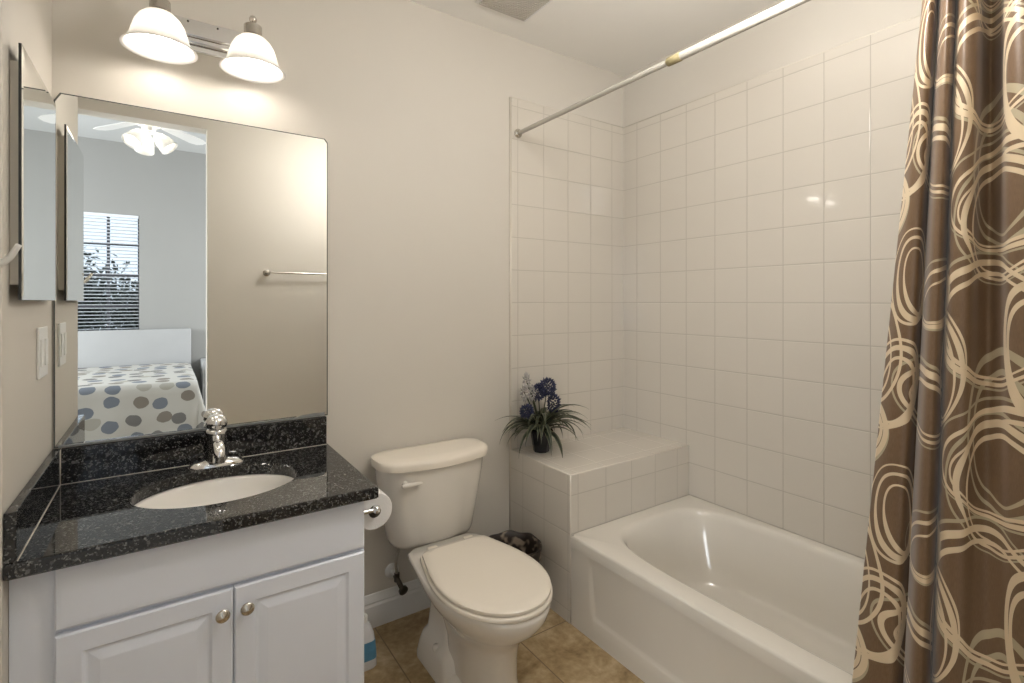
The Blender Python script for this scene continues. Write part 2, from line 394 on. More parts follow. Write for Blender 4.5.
# baseboard between vanity and ledge: plinth with a moulded top
prof = [(0, 0), (0.014, 0), (0.014, 0.085), (0.011, 0.095), (0.012, 0.101), (0.007, 0.116), (0.003, 0.128), (0, 0.131)]
bm = bmesh.new(); loft(bm, [[Vector((x, D-p[0], p[1])) for p in prof] for x in (0.49, 1.352)])
struct('baseboard_back', bm, M['trim'])
bm = bmesh.new(); loft(bm, [[Vector((x, FY+p[0], p[1])) for p in prof] for x in (0.25, 1.34)])
struct('baseboard_front', bm, M['trim'])

# tiled surround (8 mm thick, bullnose edges)
T = 0.009; TT = 2.268
bm = B(1.356, XR, D-T, D, 0.001, TT-0.004)
struct('wall_back_tile', bm, M['tile_back'])
bm = bmesh.new(); tube(bm, [(1.3555, D-0.0035, 0.002), (1.3555, D-0.0035, TT)], 0.0065, 10)
tube(bm, [(1.356, D-0.004, TT-0.003), (XR-T, D-0.004, TT-0.003)], 0.0055, 8)
struct('trim_1', bm, M['tile_edge'], smooth=180)
struct('wall_right_tile', B(XR-T, XR, 0.04, D-T, 0.001, TT-0.004), M['tile_right'])
bm = bmesh.new(); tube(bm, [(XR-0.004, 0.04, TT-0.003), (XR-0.004, D-T, TT-0.003)], 0.0055, 8)
struct('trim_2', bm, M['tile_edge'], smooth=180)

# tiled ledge at the head of the tub
LX, LY, LZ = 1.352, 1.562, 0.601
t = thing('tiled_ledge', 'low cream tiled ledge in the corner at the head of the bathtub', 'ledge', ((LX+XR)/2, 1.78, 0))
bm = B(LX+0.004, XR-T-0.0005, LY+0.004, D-T-0.0005, 0.0, LZ-0.004)
for f in bm.faces:
    n = f.normal; f.material_index = 0 if abs(n.x) > 0.5 else (1 if abs(n.y) > 0.5 else 2)
bm.faces.ensure_lookup_table(); bmesh.ops.recalc_face_normals(bm, faces=bm.faces)
for f in bm.faces: f.material_index = 0 if abs(f.normal.x) > 0.5 else (1 if abs(f.normal.y) > 0.5 else 2)
# cladding of the three seen faces, 4 mm proud with round arrises
obj('ledge_body', bm, [M['tile_right'], M['tile_back'], M['tile_top']], t)
obj('left_tiles', B(LX, LX+0.005, LY+0.004, D-T-0.0005, 0.0, LZ-0.004), M['tile_right'], t)
obj('front_tiles', B(LX+0.004, XR-T-0.0005, LY, LY+0.005, 0.0, LZ-0.004), M['tile_back'], t)
obj('top_tiles', B(LX+0.004, XR-T-0.0005, LY+0.004, D-T-0.0005, LZ-0.005, LZ), M['tile_top'], t)
bm = bmesh.new(); q = 0.0048
tube(bm, [(LX+q, LY+q, 0), (LX+q, LY+q, LZ-q)], q, 10); tube(bm, [(LX+q, LY+q, LZ-q), (LX+q, D-T, LZ-q)], q, 10)
tube(bm, [(LX+q, LY+q, LZ-q), (XR-T, LY+q, LZ-q)], q, 10)
obj('bullnose_edge', bm, M['tile_edge'], t, smooth=180)

# ------------------------------------------------------------------ bathtub
t = thing('bathtub', 'cream alcove bathtub with a recessed apron panel behind the curtain', 'bathtub', (1.73, 0.80, 0))
TX0, TX1, TY0, TY1, TZ = 1.350, XR-T-0.002, 0.045, LY-0.002, 0.360
cx, cy = (1.430+2.072)/2, (0.14+1.500)/2; A, Bh = (2.072-1.430)/2, (1.500-0.14)/2
NR = 144
def sup(th, a, b_, e, cx=cx, cy=cy, z=0):
    c, s = math.cos(th), math.sin(th)
    r = (abs(c/a)**e+abs(s/b_)**e)**(-1/e); return Vector((cx+r*c, cy+r*s, z))
def rect(th, x0, x1, y0, y1, z):
    c, s = math.cos(th), math.sin(th); L = 1e9
    if c > 1e-9: L = min(L, (x1-cx)/c)
    if c < -1e-9: L = min(L, (x0-cx)/c)
    if s > 1e-9: L = min(L, (y1-cy)/s)
    if s < -1e-9: L = min(L, (y0-cy)/s)
    return Vector((cx+L*c, cy+L*s, z))
# angles that include the four rectangle corners and follow arc length of the basin
ths = []
for k in range(NR):
    th = 2*PI*k/NR; ths.append(math.atan2(math.sin(th)*Bh, math.cos(th)*A) % (2*PI))
for X_, Y_ in ((TX0, TY0), (TX0, TY1), (TX1, TY0), (TX1, TY1)):
    a = math.atan2(Y_-cy, X_-cx) % (2*PI); k = min(range(NR), key=lambda i: abs(ths[i]-a)); ths[k] = a
ths.sort()
rings = [[rect(a, TX0, TX1, TY0, TY1, TZ-0.045) for a in ths], [rect(a, TX0, TX1, TY0, TY1, TZ-0.010) for a in ths],
         [rect(a, TX0+0.002, TX1, TY0, TY1, TZ-0.003) for a in ths], [rect(a, TX0+0.007, TX1, TY0, TY1, TZ) for a in ths]]
for da, z, e in ((0.004, TZ, 4.4), (-0.004, TZ-0.002, 4.4), (-0.011, TZ-0.010, 4.3), (-0.017, TZ-0.028, 4.2), (-0.035, TZ-0.12, 4.0), (-0.055, TZ-0.21, 3.8), (-0.07, TZ-0.262, 3.6), (-0.09, TZ-0.288, 3.4), (-0.13, TZ-0.300, 3.2), (-0.2, TZ-0.304, 3.0)):
    rings.append([sup(a, A+da, Bh+da*1.6, e, z=z) for a in ths])
bm = bmesh.new(); loft(bm, rings, cap0=False)
obj('basin', bm, M['tub'], t, smooth=50)
# apron: outer skin with the panel set back a few millimetres
zs = [0.0, 0.06, 0.085, 0.095, 0.18, 0.26, 0.30, 0.317]
bm = bmesh.new(); ny = 60; ysl = [TY0+(TY1-TY0)*k/ny for k in range(ny+1)]
ysl = sorted(set([round(y, 4) for y in ysl]+[1.43, 1.44, 1.455, 1.465]))
zz = [0.0, 0.04, 0.075, 0.083, 0.091, 0.10, 0.14, 0.18, 0.22, 0.26, 0.29, 0.305, 0.318]
def dep(y, z):
    yl = 1.437+0.028*max(0, min(1, (z-0.09)/0.2))                    # panel's end leans outwards going up
    fy = max(0, min(1, (yl-y)/0.010)); fy2 = max(0, min(1, (y-0.14)/0.010)); fz = max(0, min(1, (z-0.078)/0.014)); ft = max(0, min(1, (0.318-z)/0.16))
    return -0.007*min(fy, fy2, fz)*min(1, 0.15+ft)
rws = [[Vector((TX0+0.0045+dep(y, z)*-0.7, y, z)) for y in ysl] for z in zz]
loft(bm, rws, False, False, closed=False)
loft(bm, [[Vector((TX0, y, 0.316)) for y in ysl], [Vector((TX0+0.012, y, 0.3165)) for y in ysl]], False, False, closed=False)
obj('apron', bm, M['tub'], t, smooth=60)
bm = bmesh.new(); tube(bm, [(TX0+0.009, TY0+.01, 0.002), (TX0+0.009, TY1, 0.002)], 0.004, 6)
obj('caulk_line', bm, M['plastic'], t, smooth=180)
bm = bmesh.new(); lathe(bm, (1.76, 0.33, TZ-0.303), [(0.032, 0), (0.032, 0.003), (0.022, 0.005), (0.0, 0.004)], 20)
obj('drain', bm, M['chrome'], t, smooth=40)

# ------------------------------------------------------------------ shower rod and curtain
RX, RZ = 1.392, 2.100
t = thing('shower_rod', 'cream tension shower rod running over the tub edge', 'shower rod', (RX, D-T, RZ))
bm = bmesh.new(); tube(bm, [(RX, D-T-0.004, RZ), (RX, 1.09, RZ)], 0.0100, 16); obj('inner_tube', bm, M['rod'], t, smooth=60)
bm = bmesh.new(); tube(bm, [(RX, 1.07, RZ), (RX, FY+0.004, RZ)], 0.0135, 16); obj('outer_tube', bm, M['rod'], t, smooth=60)
bm = bmesh.new(); tube(bm, [(RX, 1.115, RZ), (RX, 1.112, RZ), (RX, 1.062, RZ), (RX, 1.06, RZ)], [0.0115, 0.0145, 0.0152, 0.014], 16)
obj('tape_wrap', bm, M['tape'], t, smooth=60, label='yellowed tape wrapped round the joint')
bm = bmesh.new(); lathe(bm, (RX, D-T, RZ), [(0.020, 0), (0.021, 0.008), (0.017, 0.013), (0.012, 0.016), (0.012, 0.024), (0.010, 0.026)], 20, (0, -1, 0))
obj('end_cap', bm, M['nickel'], t, smooth=40, label='dull metal end cap')
bm = bmesh.new(); lathe(bm, (RX, FY, RZ), [(0.020, 0), (0.021, 0.008), (0.015, 0.016)], 20, (0, 1, 0)); obj('end_cap', bm, M['nickel'], t, smooth=40)

# plan of the folds at the rod and at the hem: (x, y)
TOP = [(1.4, 0.4239), (1.378, 0.4066), (1.385, 0.3981), (1.425, 0.4024), (1.4, 0.3919), (1.365, 0.3737), (1.362, 0.3629), (1.395, 0.3634), (1.43, 0.3691), (1.4, 0.363),
       (1.372, 0.3509), (1.36, 0.3351), (1.375, 0.3246), (1.43, 0.3264), (1.455, 0.3193), (1.425, 0.2989), (1.375, 0.2811), (1.352, 0.2596), (1.36, 0.2379), (1.42, 0.2277),
       (1.440, 0.214), (1.370, 0.208), (1.350, 0.190), (1.400, 0.176), (1.440, 0.160), (1.380, 0.146), (1.350, 0.130), (1.400, 0.114), (1.440, 0.098), (1.380, 0.082), (1.360, 0.066)]
BOT = [(1.315, 0.528), (1.295, 0.49), (1.288, 0.446), (1.315, 0.4333), (1.3, 0.4266), (1.262, 0.4038), (1.252, 0.384), (1.275, 0.3778), (1.32, 0.3844), (1.3, 0.3802),
       (1.262, 0.3627), (1.245, 0.3424), (1.24, 0.32), (1.242, 0.3003), (1.245, 0.2814), (1.245, 0.2625), (1.24, 0.2419), (1.235, 0.216), (1.245, 0.188), (1.29, 0.1655),
       (1.320, 0.160), (1.270, 0.154), (1.245, 0.142), (1.280, 0.130), (1.325, 0.120), (1.280, 0.111), (1.250, 0.102), (1.290, 0.092), (1.320, 0.082), (1.290, 0.072), (1.270, 0.062)]
pt, pb = spline([(x, y, 0) for x, y in TOP], 9), spline([(x, y, 0) for x, y in BOT], 9)
ZT, ZB, nz = 2.075, 0.03, 90
sarc = [0.0]
for i in range(1, len(pt)):
    m0 = (pt[i-1]+pb[i-1])/2; m1 = (pt[i]+pb[i])/2; sarc.append(sarc[-1]+max((m1-m0).length, (pt[i]-pt[i-1]).length*0.9))
t = thing('shower_curtain', 'brown shower curtain printed with cream looping ribbons, drawn to one side', 'shower curtain', (1.33, 0.27, 0.03))
bm = bmesh.new(); uvl = bm.loops.layers.uv.new('cloth'); rows = []; cuv = {}
for k in range(nz+1):
    f = k/nz; z = ZT+(ZB-ZT)*f; g = max(0.0, min(1.12, (1.96-z)/1.52)); row = []
    for i in range(len(pt)):
        p = pt[i].lerp(pb[i], g); v = bm.verts.new((p.x, p.y, z)); cuv[v] = (sarc[i], z); row.append(v)
    rows.append(row)
for a, b_ in zip(rows[:-1], rows[1:]):
    for i in range(len(pt)-1):
        f = bm.faces.new((a[i], a[i+1], b_[i+1], b_[i]))
        for l in f.loops: l[uvl].uv = cuv[l.vert]
cloth = obj('cloth', bm, curtain_mat(), t, smooth=180)
sol = cloth.modifiers.new('thickness', 'SOLIDIFY'); sol.thickness = 0.0012; sol.offset = 0
for k in range(7):
    y = 0.40-0.052*k
    bm = bmesh.new(); pts = [(RX+0.021*math.cos(a), y, RZ-0.008+0.027*math.sin(a)) for a in [2*PI*q/20 for q in range(20)]]
    tube(bm, pts+[pts[0]], 0.0016, 6); obj('curtain_ring', bm, M['chrome'], t, smooth=180)

# ------------------------------------------------------------------ ceiling vent
t = thing('ceiling_vent', 'square grey exhaust fan grille on the ceiling', 'vent', (1.2, 1.715, CZ))
bm = B(1.075, 1.335, 1.585, 1.852, CZ-0.006, CZ-0.0005, bev=0.002); obj('grille_frame', bm, M['trim'], t)
bm = bmesh.new()
for k in range(21): box(bm, 1.090, 1.320, 1.598+k*0.0118, 1.604+k*0.0118, CZ-0.012, CZ-0.005)
obj('louvres', bm, M['ventm'], t)

# glowing globe added as fill light, hung above the open floor (outside the frame)
GX, GY, GZ = 1.12, 0.68, 2.20
t = thing('fill_globe', 'round glowing globe added out of view below the bathroom ceiling as fill light', 'fill light', (GX, GY, CZ))
bm = bmesh.new(); lathe(bm, (GX, GY, CZ-0.0005), [(0.06, 0), (0.062, -0.012), (0.03, -0.022), (0.008, -0.026), (0.008, -0.220), (0.035, -0.225), (0.036, -0.245)], 32); obj('fill_globe_rod', bm, M['nickel'], t, smooth=50)
bm = bmesh.new(); lathe(bm, (GX, GY, GZ), [(0.125*math.sin(PI*k/20), 0.125*math.cos(PI*k/20)) for k in range(1, 21)], 40); obj('globe', bm, M['dome'], t, smooth=180)

# ------------------------------------------------------------------ vanity cabinet
VY, VX0, VX1, CT = 1.490, XL+0.001, 0.488, 0.762
t = thing('vanity_cabinet', 'white vanity cabinet with two raised-panel doors under the black granite counter', 'cabinet', (0.11, 1.74, 0))
bm = bmesh.new(); box(bm, VX0, VX0+0.016, VY+0.018, D-0.001, 0.106, 0.725); box(bm, VX1-0.016, VX1, VY+0.018, D-0.001, 0.106, 0.725); box(bm, VX0, VX1, VY, VY+0.018, 0.09, 0.725); box(bm, VX0, VX1, VY+0.018, D-0.001, 0.09, 0.106); box(bm, VX0+0.01, VX1-0.01, VY+0.06, D-0.005, 0, 0.09)
obj('body', bm, M['white'], t)
def panel(x0, x1, z0, z1, y, inset=0.052, dome=True):
    bm = bmesh.new()
    def R(i, dy): return [Vector((x0+i, y+dy, z0+i)), Vector((x1-i, y+dy, z0+i)), Vector((x1-i, y+dy, z1-i)), Vector((x0+i, y+dy, z1-i))]
    rg = [R(0, 0.018), R(0, 0.004), R(0.004, 0.0)]
    if dome: rg += [R(inset-0.006, 0.0), R(inset, 0.006), R(inset+0.004, 0.0065), R(inset+0.026, 0.0012), R(inset+0.03, 0.001)]
    else: rg += [R(0.012, -0.0008)]
    loft(bm, rg); return bm
FYD = VY-0.018
dl = obj('door', panel(-0.197, 0.1455, 0.10, 0.570, FYD), M['white'], t)
dr = obj('door', panel(0.1485, 0.484, 0.10, 0.570, FYD), M['white'], t)
obj('false_drawer_front', panel(-0.197, 0.484, 0.582, 0.722, FYD, dome=False), M['white'], t)
for dd, kx in ((dl, 0.121), (dr, 0.176)):
    bm = bmesh.new(); lathe(bm, (kx, FYD, 0.516), [(0.006, 0), (0.0055, 0.012), (0.015, 0.016), (0.0165, 0.020), (0.014, 0.024), (0.012, 0.0245), (0.006, 0.030), (0.0, 0.031)], 24, (0, -1, 0))
    obj('knob', bm, M['nickel'], dd, smooth=50, label='round brushed metal knob')

# countertop with the sink cut-out
SX, SY, SA, SB = 0.136, 1.733, 0.213, 0.166
t = thing('granite_countertop', 'polished black speckled granite countertop with backsplash', 'countertop', (0.12, 1.72, 0.725))
CX0, CX1, CY0, CY1 = XL+0.001, 0.514, 1.440, D-0.001
n = 96
def crect(a, z, i=0):
    c, s = math.cos(a), math.sin(a); L = 1e9
    if c > 1e-9: L = min(L, (CX1-i-SX)/c)
    if c < -1e-9: L = min(L, (CX0-SX)/c)
    if s > 1e-9: L = min(L, (CY1-SY)/s)
    if s < -1e-9: L = min(L, (CY0+i-SY)/s)
    return Vector((SX+L*c, SY+L*s, z))
th = [2*PI*k/n for k in range(n)]
for X_, Y_ in ((CX0, CY0), (CX0, CY1), (CX1, CY0), (CX1, CY1)):
    a = math.atan2(Y_-SY, X_-SX) % (2*PI); th[min(range(n), key=lambda i: abs(th[i]-a))] = a
th.sort()
el = lambda a, da, z: Vector((SX+(SA+da)*math.cos(a), SY+(SB+da)*math.sin(a), z))
bm = bmesh.new()
# the ellipse ring must follow the same bearings as the outline
def elb(a, da, z):
    c, s = math.cos(a), math.sin(a); r = 1/math.sqrt((c/(SA+da))**2+(s/(SB+da))**2); return Vector((SX+r*c, SY+r*s, z))
rings = [[elb(a, 0, CT-0.034) for a in th], [crect(a, CT-0.034, 0.004) for a in th], [crect(a, CT-0.030) for a in th], [crect(a, CT-0.005) for a in th],
         [crect(a, CT-0.0015, 0.0015) for a in th], [crect(a, CT, 0.005) for a in th], [elb(a, 0.004, CT) for a in th], [elb(a, 0.0, CT-0.004) for a in th], [elb(a, 0, CT-0.034) for a in th]]
loft(bm, rings, False, False)
bmesh.ops.remove_doubles(bm, verts=bm.verts, dist=1e-5)
obj('slab', bm, M['granite'], t)
obj('backsplash', B(XL+0.021, 0.506, D-0.021, D-0.001, CT+0.0005, 0.866, bev=0.0015), M['granite'], t)
obj('side_splash', B(XL+0.001, XL+0.0205, CY0+0.004, D-0.001, CT+0.0005, 0.866, bev=0.0015), M['granite'], t)
bm = bmesh.new(); tube(bm, [(XL+0.021, D-0.0215, CT+0.0008), (0.506, D-0.0215, CT+0.0008)], 0.0012, 6); tube(bm, [(XL+0.0213, CY0+0.01, CT+0.0008), (XL+0.0213, D-0.02, CT+0.0008)], 0.0012, 6)
tube(bm, [(XL+0.0215, D-0.0215, CT), (XL+0.0215, D-0.0215, 0.866)], 0.001, 6)
obj('caulk', bm, M['almond'], t, smooth=180)

t = thing('undermount_sink', 'oval cream undermount sink set in the granite counter', 'sink', (SX, SY, 0.58))
rg = []
for da, z in ((0.016, CT-0.036), (0.002, CT-0.0365), (-0.004, CT-0.045), (-0.010, CT-0.07), (-0.022, CT-0.10), (-0.045, CT-0.13), (-0.08, CT-0.15), (-0.12, CT-0.160), (-0.140, CT-0.164)):
    rg.append([Vector((SX+(SA+da)*math.cos(a), SY+(SB+da)*math.sin(a), z)) for a in [2*PI*k/64 for k in range(64)]])
bm = bmesh.new(); loft(bm, rg, False, True); obj('bowl', bm, M['sink'], t, smooth=60)
bm = bmesh.new(); lathe(bm, (SX, SY, CT-0.1635), [(0.024, 0), (0.024, 0.003), (0.018, 0.005), (0.0, 0.0035)], 24); obj('drain', bm, M['chrome'], t, smooth=40)

# faucet
FX, FY0 = 0.143, 1.938
t = thing('sink_faucet', 'single-handle chrome faucet behind the oval sink', 'faucet', (FX, FY0, CT))
bm = bmesh.new()
def wing(x, h): return [Vector((x, FY0+0.024*w_*math.cos(a), CT+0.0005+hh)) for a, w_, hh in ()]
rg = []
for x, wy, hh in ((-0.080, 0.004, 0.003), (-0.076, 0.016, 0.010), (-0.062, 0.024, 0.017), (-0.040, 0.029, 0.022), (-0.026, 0.031, 0.027), (0.026, 0.031, 0.027), (0.040, 0.029, 0.022), (0.062, 0.024, 0.017), (0.076, 0.016, 0.010), (0.080, 0.004, 0.003)):
    rg.append([Vector((FX+x, FY0+wy*math.cos(a), CT+0.0005+hh*max(0, math.sin(a)))) for a in [PI*k/10 for k in range(11)]])
loft(bm, rg); obj('base_plate', bm, M['chrome'], t, smooth=50)
bm = bmesh.new(); lathe(bm, (FX, FY0, CT+0.01), [(0.036, 0), (0.035, 0.012), (0.031, 0.03), (0.028, 0.05), (0.027, 0.080), (0.030, 0.092), (0.030, 0.104), (0.024, 0.110)], 28)
obj('body', bm, M['chrome'], t, smooth=50)
bm = bmesh.new()
pp = spline([(FX, FY0, CT+0.045), (FX, FY0-0.035, CT+0.066), (FX, FY0-0.075, CT+0.076), (FX, FY0-0.108, CT+0.070), (FX, FY0-0.118, CT+0.052)], 6)
tube(bm, pp, [0.024-0.0085*i/(len(pp)-1) for i in range(len(pp))], 18)
sp_ = obj('spout', bm, M['chrome'], t, smooth=50)
bm = bmesh.new(); lathe(bm, (FX, FY0-0.1185, CT+0.055), [(0.0125, 0), (0.013, -0.016), (0.010, -0.018)], 18); obj('aerator', bm, M['nickel'], sp_, smooth=50)
bm = bmesh.new(); lathe(bm, (FX, FY0, CT+0.120), [(0.018, 0), (0.029, 0.004), (0.032, 0.014), (0.031, 0.027), (0.025, 0.038), (0.014, 0.045), (0.0, 0.047)], 28)
hd = obj('handle', bm, M['chrome'], t, smooth=60)
bm = bmesh.new(); tube(bm, [(FX, FY0-0.020, CT+0.128), (FX, FY0-0.044, CT+0.130)], [0.009, 0.006], 10)
obj('lever', bm, M['chrome'], hd, smooth=60)

# ------------------------------------------------------------------ wall mirror with clipped corners
MX0, MX1, MZ0, MZ1 = XL+0.004, 0.514, 0.868, 1.917
def clipped(i, y, c=0.014):
    x0, x1, z0, z1 = MX0+i, MX1-i, MZ0+i, MZ1-i
    return [Vector(p) for p in ((x0, y, z0), (x1, y, z0), (x1, y, z1-c), (x1-c*0.8, y, z1), (x0+c, y, z1), (x0, y, z1-c*1.8))]
t = thing('wall_mirror', 'large frameless mirror with clipped corners above the vanity backsplash', 'mirror', (0.12, D, MZ0))
bm = bmesh.new(); loft(bm, [clipped(0, D-0.001), clipped(0, D-0.005), clipped(0.001, D-0.006)], True, True)
obj('backing', bm, M['mirroredge'], t)
bm = bmesh.new(); loft(bm, [clipped(0.0035, D-0.0061), clipped(0.0040, D-0.0066)], True, True); obj('glass', bm, M['mirror'], t)
bm = bmesh.new()
pr = [(MX0+0.01, 0.002)]; x = MX0+0.01
while x < MX1-0.01: pr.append((x, 0.004+0.003*random.random()+(0.006 if x > 0.42 else 0))); x += 0.02
up = [Vector((x, D-0.0068, MZ0+0.002+h)) for x, h in pr]; lo = [Vector((x, D-0.0068, MZ0+0.0005)) for x, h in pr]
loft(bm, [up, lo], False, False, closed=False); obj('worn_silvering', bm, M['greyedge'], t, label='grey worn silvering along the bottom edge')

# ------------------------------------------------------------------ medicine cabinet on the left wall
t = thing('medicine_cabinet', 'slim mirrored medicine cabinet on the left wall', 'medicine cabinet', (XL, 1.68, 1.303))
obj('body', B(XL+0.0005, XL+0.016, 1.500, 1.885, 1.336, 1.815), M['almond'], t)
d_ = obj('mirror_door', B(XL+0.0165, XL+0.0215, 1.485, 1.900, 1.303, 1.850), M['darkedge'], t)
bm = bmesh.new(); x = XL+0.0216
def yz(i, xx): return [Vector((xx, a, b_)) for a, b_ in ((1.4855+i, 1.3035+i), (1.8995-i, 1.3035+i), (1.8995-i, 1.8495-i), (1.4855+i, 1.8495-i))]
loft(bm, [yz(0, x-0.0002), yz(0, x), yz(0.012, x+0.0009)]); obj('mirror_glass', bm, M['mirror'], d_)

# switch plate
t = thing('switch_plate', 'white rocker switch plate on the left wall below the medicine cabinet', 'light switch', (XL, 1.83, 1.10))
obj('plate', B(XL+0.0003, XL+0.006, 1.775, 1.893, 1.098, 1.232, bev=0.002), M['plastic'], t)
for y in (1.806, 1.862): obj('rocker', B(XL+0.0055, XL+0.009, y-0.017, y+0.017, 1.128, 1.200, bev=0.0015), M['plastic'], t)

# robe hook on the end of the left wall
t = thing('robe_hook', 'white robe hook at the left edge beside the medicine cabinet', 'hook', (-0.300, 1.443, 1.36))
bm = bmesh.new(); box(bm, -0.325, -0.285, 1.436, 1.4425, 1.37, 1.47, bev=0.003); obj('hook_base', bm, M['plastic'], t, smooth=50)
bm = bmesh.new(); pp = spline([(-0.300, 1.437, 1.44), (-0.298, 1.415, 1.405), (-0.290, 1.400, 1.382), (-0.272, 1.390, 1.372), (-0.252, 1.382, 1.384), (-0.236, 1.376, 1.412)], 5)
tube(bm, pp, [0.010-0.005*i/(len(pp)-1) for i in range(len(pp))], 12); obj('prong', bm, M['plastic'], t, smooth=180)

# ------------------------------------------------------------------ vanity light
t = thing('vanity_light', 'chrome two-lamp vanity light with frosted bell shades over the mirror', 'wall light', (0.105, D, 2.18))
bm = bmesh.new(); box(bm, -0.030, 0.236, D-0.016, D-0.0005, 2.128, 2.232, bev=0.003); box(bm, -0.030, 0.236, D-0.030, D-0.015, 2.148, 2.212, bev=0.006); box(bm, -0.020, 0.226, D-0.040, D-0.029, 2.166, 2.194, bev=0.005)
bp_ = obj('back_plate', bm, M['chrome'], t)
for x in (0.065, 0.150): obj('screw', lathe(bmesh.new(), (x, D-0.016, 2.222), [(0.003, 0), (0.003, 0.002), (0.0, 0.003)], 10, (0, -1, 0)), M['rubber'], bp_)
LYY = 1.860
for x in (-0.010, 0.241):
    bm = bmesh.new(); tube(bm, spline([(x, D-0.035, 2.18), (x, 1.930, 2.185), (x, 1.895, 2.195), (x, LYY, 2.193)], 4), 0.008, 10); obj('arm', bm, M['chrome'], t, smooth=180)
    bm = bmesh.new(); lathe(bm, (x, LYY, 2.158), [(0.034, 0.0), (0.036, 0.006), (0.030, 0.012), (0.027, 0.016), (0.027, 0.044), (0.022, 0.048), (0.006, 0.050), (0.005, 0.056), (0.011, 0.062), (0.012, 0.069), (0.008, 0.076), (0.0, 0.078)], 28)
    obj('lamp_holder', bm, M['nickel'], t, smooth=45)
    out = [(0.030, 2.166), (0.040, 2.161), (0.053, 2.148), (0.064, 2.129), (0.071, 2.106), (0.077, 2.084), (0.087, 2.067), (0.0975, 2.057)]
    inn = [(r-0.0035, z-0.001) for r, z in reversed(out)]
    bm = bmesh.new(); lathe(bm, (x, LYY, 0), out+inn, 48, cap0=False, cap1=False); obj('lamp_shade', bm, M['frost'], t, smooth=80)
    bm = bmesh.new(); lathe(bm, (x, LYY, 0), [(0.0, 2.040), (0.015, 2.043), (0.026, 2.052), (0.032, 2.066), (0.033, 2.080), (0.029, 2.098), (0.020, 2.118), (0.014, 2.130), (0.013, 2.150)], 24)
    obj('bulb', bm, M['bulb'], t, smooth=180)

# ------------------------------------------------------------------ toilet
TC = 0.893
t = thing('toilet', 'biscuit two-piece toilet with the lid closed between vanity and tub', 'toilet', (TC, 1.6, 0))
def egg(front, back, hm, hb, z, n=40, cr=0.03, wide=0.48, cx=TC):
    """plan outline: round front, widest part at `wide`, tapering to a flat back with soft corners"""
    L = back-front; half = []
    for k in range(n+1):
        u = k/n; tt = (1-math.cos(u*PI*0.5))*1.0 if u < 1 else 1.0
        tt = 1-math.cos(u*PI/2) if False else u**1.6*(1-0.0)
        if tt < wide: h = hm*math.sqrt(max(0, 1-((wide-tt)/wide)**2.1))
        else:
            s = (tt-wide)/(1-wide); h = hm+(hb-hm)*(s*s*(3-2*s)*0.45+s*s*0.55)
        dback = (1-tt)*L
        if dback < cr: h -= cr*(1-math.sqrt(max(0, 1-((cr-dback)/cr)**2)))
        half.append((max(h, 0.0), front+tt*L))
    pts = [Vector((cx, front, z))]
    pts += [Vector((cx+h, y, z)) for h, y in half[1:]]
    pts += [Vector((cx-h, y, z)) for h, y in reversed(half[1:])]
    return pts
bm = bmesh.new()
lv = [(0.0, 1.318, 1.60, 0.094, 0.085), (0.02, 1.320, 1.60, 0.092, 0.085), (0.08, 1.332, 1.60, 0.087, 0.08), (0.15, 1.330, 1.61, 0.088, 0.08), (0.20, 1.318, 1.64, 0.095, 0.085), (0.235, 1.296, 1.67, 0.110, 0.09),
      (0.265, 1.262, 1.71, 0.136, 0.10), (0.295, 1.228, 1.76, 0.160, 0.115), (0.325, 1.206, 1.79, 0.176, 0.135), (0.352, 1.198, 1.80, 0.183, 0.145), (0.362, 1.200, 1.80, 0.182, 0.145), (0.367, 1.206, 1.797, 0.177, 0.141)]
loft(bm, [egg(f_, b_, hm, hb, z) for z, f_, b_, hm, hb in lv])
obj('bowl', bm, M['porcelain'], t, smooth=60)
bm = bmesh.new()
def foot(x0, x1, y0, y1, z, r): return rrect(x0, x1, y0, y1, r, z, 6)
loft(bm, [foot(TC-0.128, TC+0.128, 1.50, 1.775, 0, 0.045), foot(TC-0.128, TC+0.128, 1.50, 1.775, 0.018, 0.045), foot(TC-0.118, TC+0.118, 1.515, 1.77, 0.060, 0.045), foot(TC-0.108, TC+0.108, 1.53, 1.765, 0.085, 0.045), foot(TC-0.088, TC+0.088, 1.56, 1.76, 0.10, 0.04), foot(TC-0.080, TC+0.080, 1.59, 1.75, 0.20, 0.04), foot(TC-0.095, TC+0.095, 1.60, 1.77, 0.31, 0.04)])
# skirt that carries the foot forward into the column
loft(bm, [foot(TC-0.126, TC+0.126, 1.40, 1.62, 0, 0.08), foot(TC-0.122, TC+0.122, 1.41, 1.62, 0.022, 0.08), foot(TC-0.095, TC+0.095, 1.44, 1.62, 0.055, 0.06)])
ft = obj('foot', bm, M['porcelain'], t, smooth=55)
for s in (-1, 1):
    bm = bmesh.new(); lathe(bm, (TC+s*0.100, 1.63, 0.072), [(0.013, 0), (0.013, 0.016), (0.010, 0.021), (0.0, 0.023)], 16, (s*0.25, 0, 1)); obj('bolt_cap', bm, M['porcelain'], t, smooth=50)
bm = bmesh.new(); loft(bm, [egg(1.203, 1.715, 0.180, 0.130, 0.3675), egg(1.199, 1.715, 0.184, 0.132, 0.371), egg(1.199, 1.715, 0.184, 0.132, 0.380), egg(1.203, 1.714, 0.181, 0.130, 0.3835)])
obj('seat', bm, M['seat'], t, smooth=50)
bm = bmesh.new(); loft(bm, [egg(1.210, 1.700, 0.175, 0.126, 0.385, cr=0.014), egg(1.205, 1.70, 0.179, 0.128, 0.388, cr=0.014), egg(1.205, 1.70, 0.179, 0.128, 0.396, cr=0.014), egg(1.211, 1.697, 0.174, 0.122, 0.4005), egg(1.24, 1.68, 0.155, 0.105, 0.4025), egg(1.32, 1.62, 0.10, 0.07, 0.4032)])
ld = obj('lid', bm, M['seat'], t, smooth=50)
